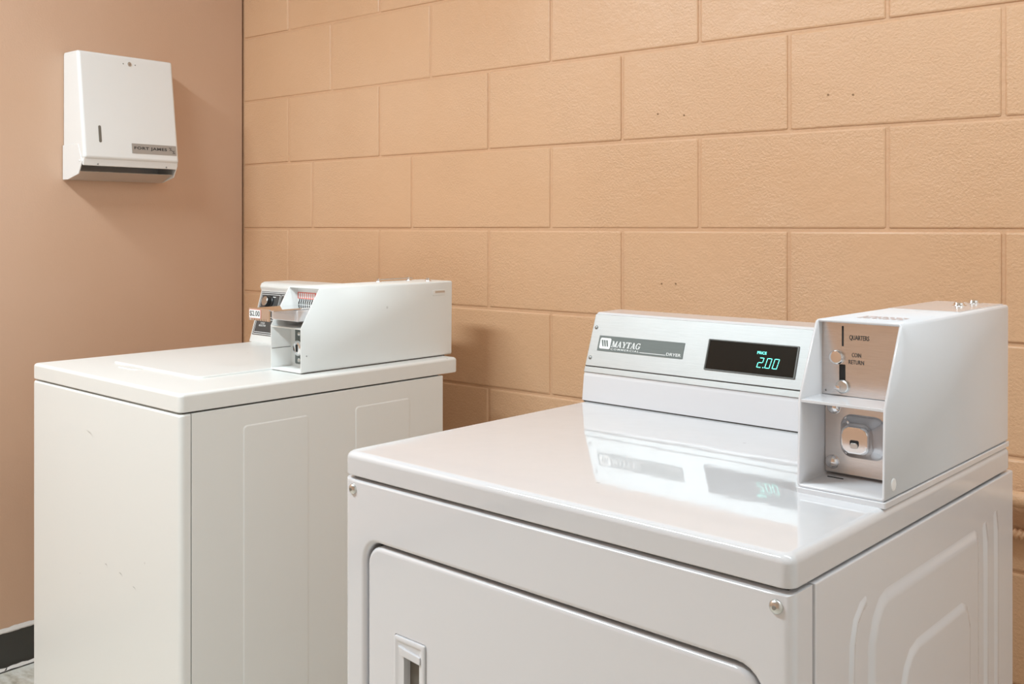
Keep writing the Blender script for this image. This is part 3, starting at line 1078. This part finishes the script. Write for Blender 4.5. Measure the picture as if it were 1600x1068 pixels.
def md_(u, v, n):       # u along y, v up the slope, n outward
    return (fx0 + dv.x * v + nv.x * n, u, fz0 - OZ + dv.z * v + nv.z * n)


bm = bmesh.new()
add_slab(bm, md_, -hw, hw, -0.006, DL, -0.040, 0.0, 0.007, 0.009, 6, 5)
add_box(bm, 0.003, 0.0790, -hw + 0.0008, hw - 0.0008, 1.396 - OZ, 1.6540 - OZ, 0.004, 3)
add_prism(bm, [(0.1130, 1.3800), (0.1150, 1.3640), (0.1085, 1.3390), (0.1045, 1.3400), (0.0960, 1.3800)], mside, -hw + 0.0016, hw - 0.0016, 0.0022, 3)
cov = finish('cover', bm, 'disp_white', td, 40)
cy = (PY0 + PY1) / 2
yv = lambda y: y - cy
zv = lambda z: (z - fz0) / dv.z
lathe('lock', md_, yv(-0.4425), zv(1.632), [(0.0062, 0), (0.0060, 0.0012), (0.0048, 0.0014), (0.0044, 0.0006)], 'zinc', td, 20)
lathe('lock_pin', md_, yv(-0.4420), zv(1.632), dome(0.0026, 0.0014, 0.0004), 'dark_screw', td, 12)
for y_ in (-0.4615, -0.4250):
    lathe('rivet', md_, yv(y_), zv(1.6315), dome(0.0019, 0.0009), 'dark_screw', td, 10)
slab('paper_gauge', md_, yv(-0.5480), yv(-0.5400), zv(1.4035), zv(1.4505), -0.0010, 0.0004, 'handle_inside', td, 0.004)
lp = slab('label_plate', md_, yv(-0.4525), yv(-0.3140), zv(1.3790), zv(1.4068), 0.0, 0.0010, 'label_steel', td, 0.0008)
text('lettering', 'FORT JAMES', md_, yv(-0.4455), yv(-0.3440), zv(1.3880), zv(1.3985), 0.0013, 'print_black', lp, bold=0.03, spacing=1.12)
# mark of two barred leaves after the name
bm = bmesh.new()
for (cu_, cz_) in ((-0.3325, 1.3965), (-0.3230, 1.3880)):
    c0, c1 = yv(cu_), zv(cz_)
    add_quad(bm, md_, [(c0 - 0.0030, c1 - 0.0050), (c0 - 0.0012, c1 - 0.0050), (c0 + 0.0032, c1 + 0.0050), (c0 + 0.0014, c1 + 0.0050)], 0.0013)
    for sx in (-1, 1):
        add_quad(bm, md_, [(c0 + sx * 0.0028 - 0.0014, c1 + sx * -0.0030 + 0.0014), (c0 + sx * 0.0028 - 0.0014, c1 + sx * -0.0030 - 0.0014), (c0 + sx * 0.0028 + 0.0014, c1 + sx * -0.0030 - 0.0014), (c0 + sx * 0.0028 + 0.0014, c1 + sx * -0.0030 + 0.0014)], 0.0013)
finish('mark', bm, 'print_black', lp, 0, False)
for y_ in (-0.552, -0.345):
    lathe('hinge_pin', lambda u, v, n: (0.1145 + n, u, v - OZ), yv(y_), 1.3440, dome(0.0024, 0.0016), 'dark_screw', td, 10)
lathe('cheek_rivet', lambda u, v, n: (u, -hw - 0.0012 - n, v - OZ), 0.0955, 1.352, dome(0.0034, 0.0016), 'disp_white', td, 12)

# ------------------------------------------------------------------ pipe and hose low on the block wall behind the dryer
bm = bmesh.new()
mpipe = lambda x: [(x, -0.030 + 0.0145 * cos(2 * pi * i / 16), 0.697 + 0.0145 * sin(2 * pi * i / 16)) for i in range(16)]
add_loft(bm, [mpipe(x) for x in (1.70, 2.2, 2.8, RX - 0.004)])
pipe = finish('wall_pipe', bm, 'block', None, 40)
tag(pipe, 'peach-painted pipe running along the block wall behind the dryer', 'pipe')
for x in (1.78, 2.62, 3.3):
    bm = bmesh.new()
    add_loft(bm, [[(xx, -0.030 + 0.0165 * cos(2 * pi * i / 16), 0.697 + 0.0165 * sin(2 * pi * i / 16)) for i in range(16)] for xx in (x, x + 0.02)])
    add_box(bm, x + 0.004, x + 0.016, -0.016, 0.004, 0.690, 0.704)
    finish('pipe_clip', bm, 'block', pipe, 40)
bm = bmesh.new()
loops = []
x = 1.9
i = 0
while x < 3.0:
    r = 0.0085 + (0.0018 if i % 2 else -0.0012)
    loops.append([(x + 0.004 * sin(2 * pi * j / 12), -0.014 + r * cos(2 * pi * j / 12), 0.632 + r * sin(2 * pi * j / 12)) for j in range(12)])
    x += 0.0042
    i += 1
add_loft(bm, loops)
hose = finish('ribbed_hose', bm, 'mortar', None, 60)
tag(hose, 'thin ribbed peach-painted conduit on the wall just below the pipe', 'conduit')
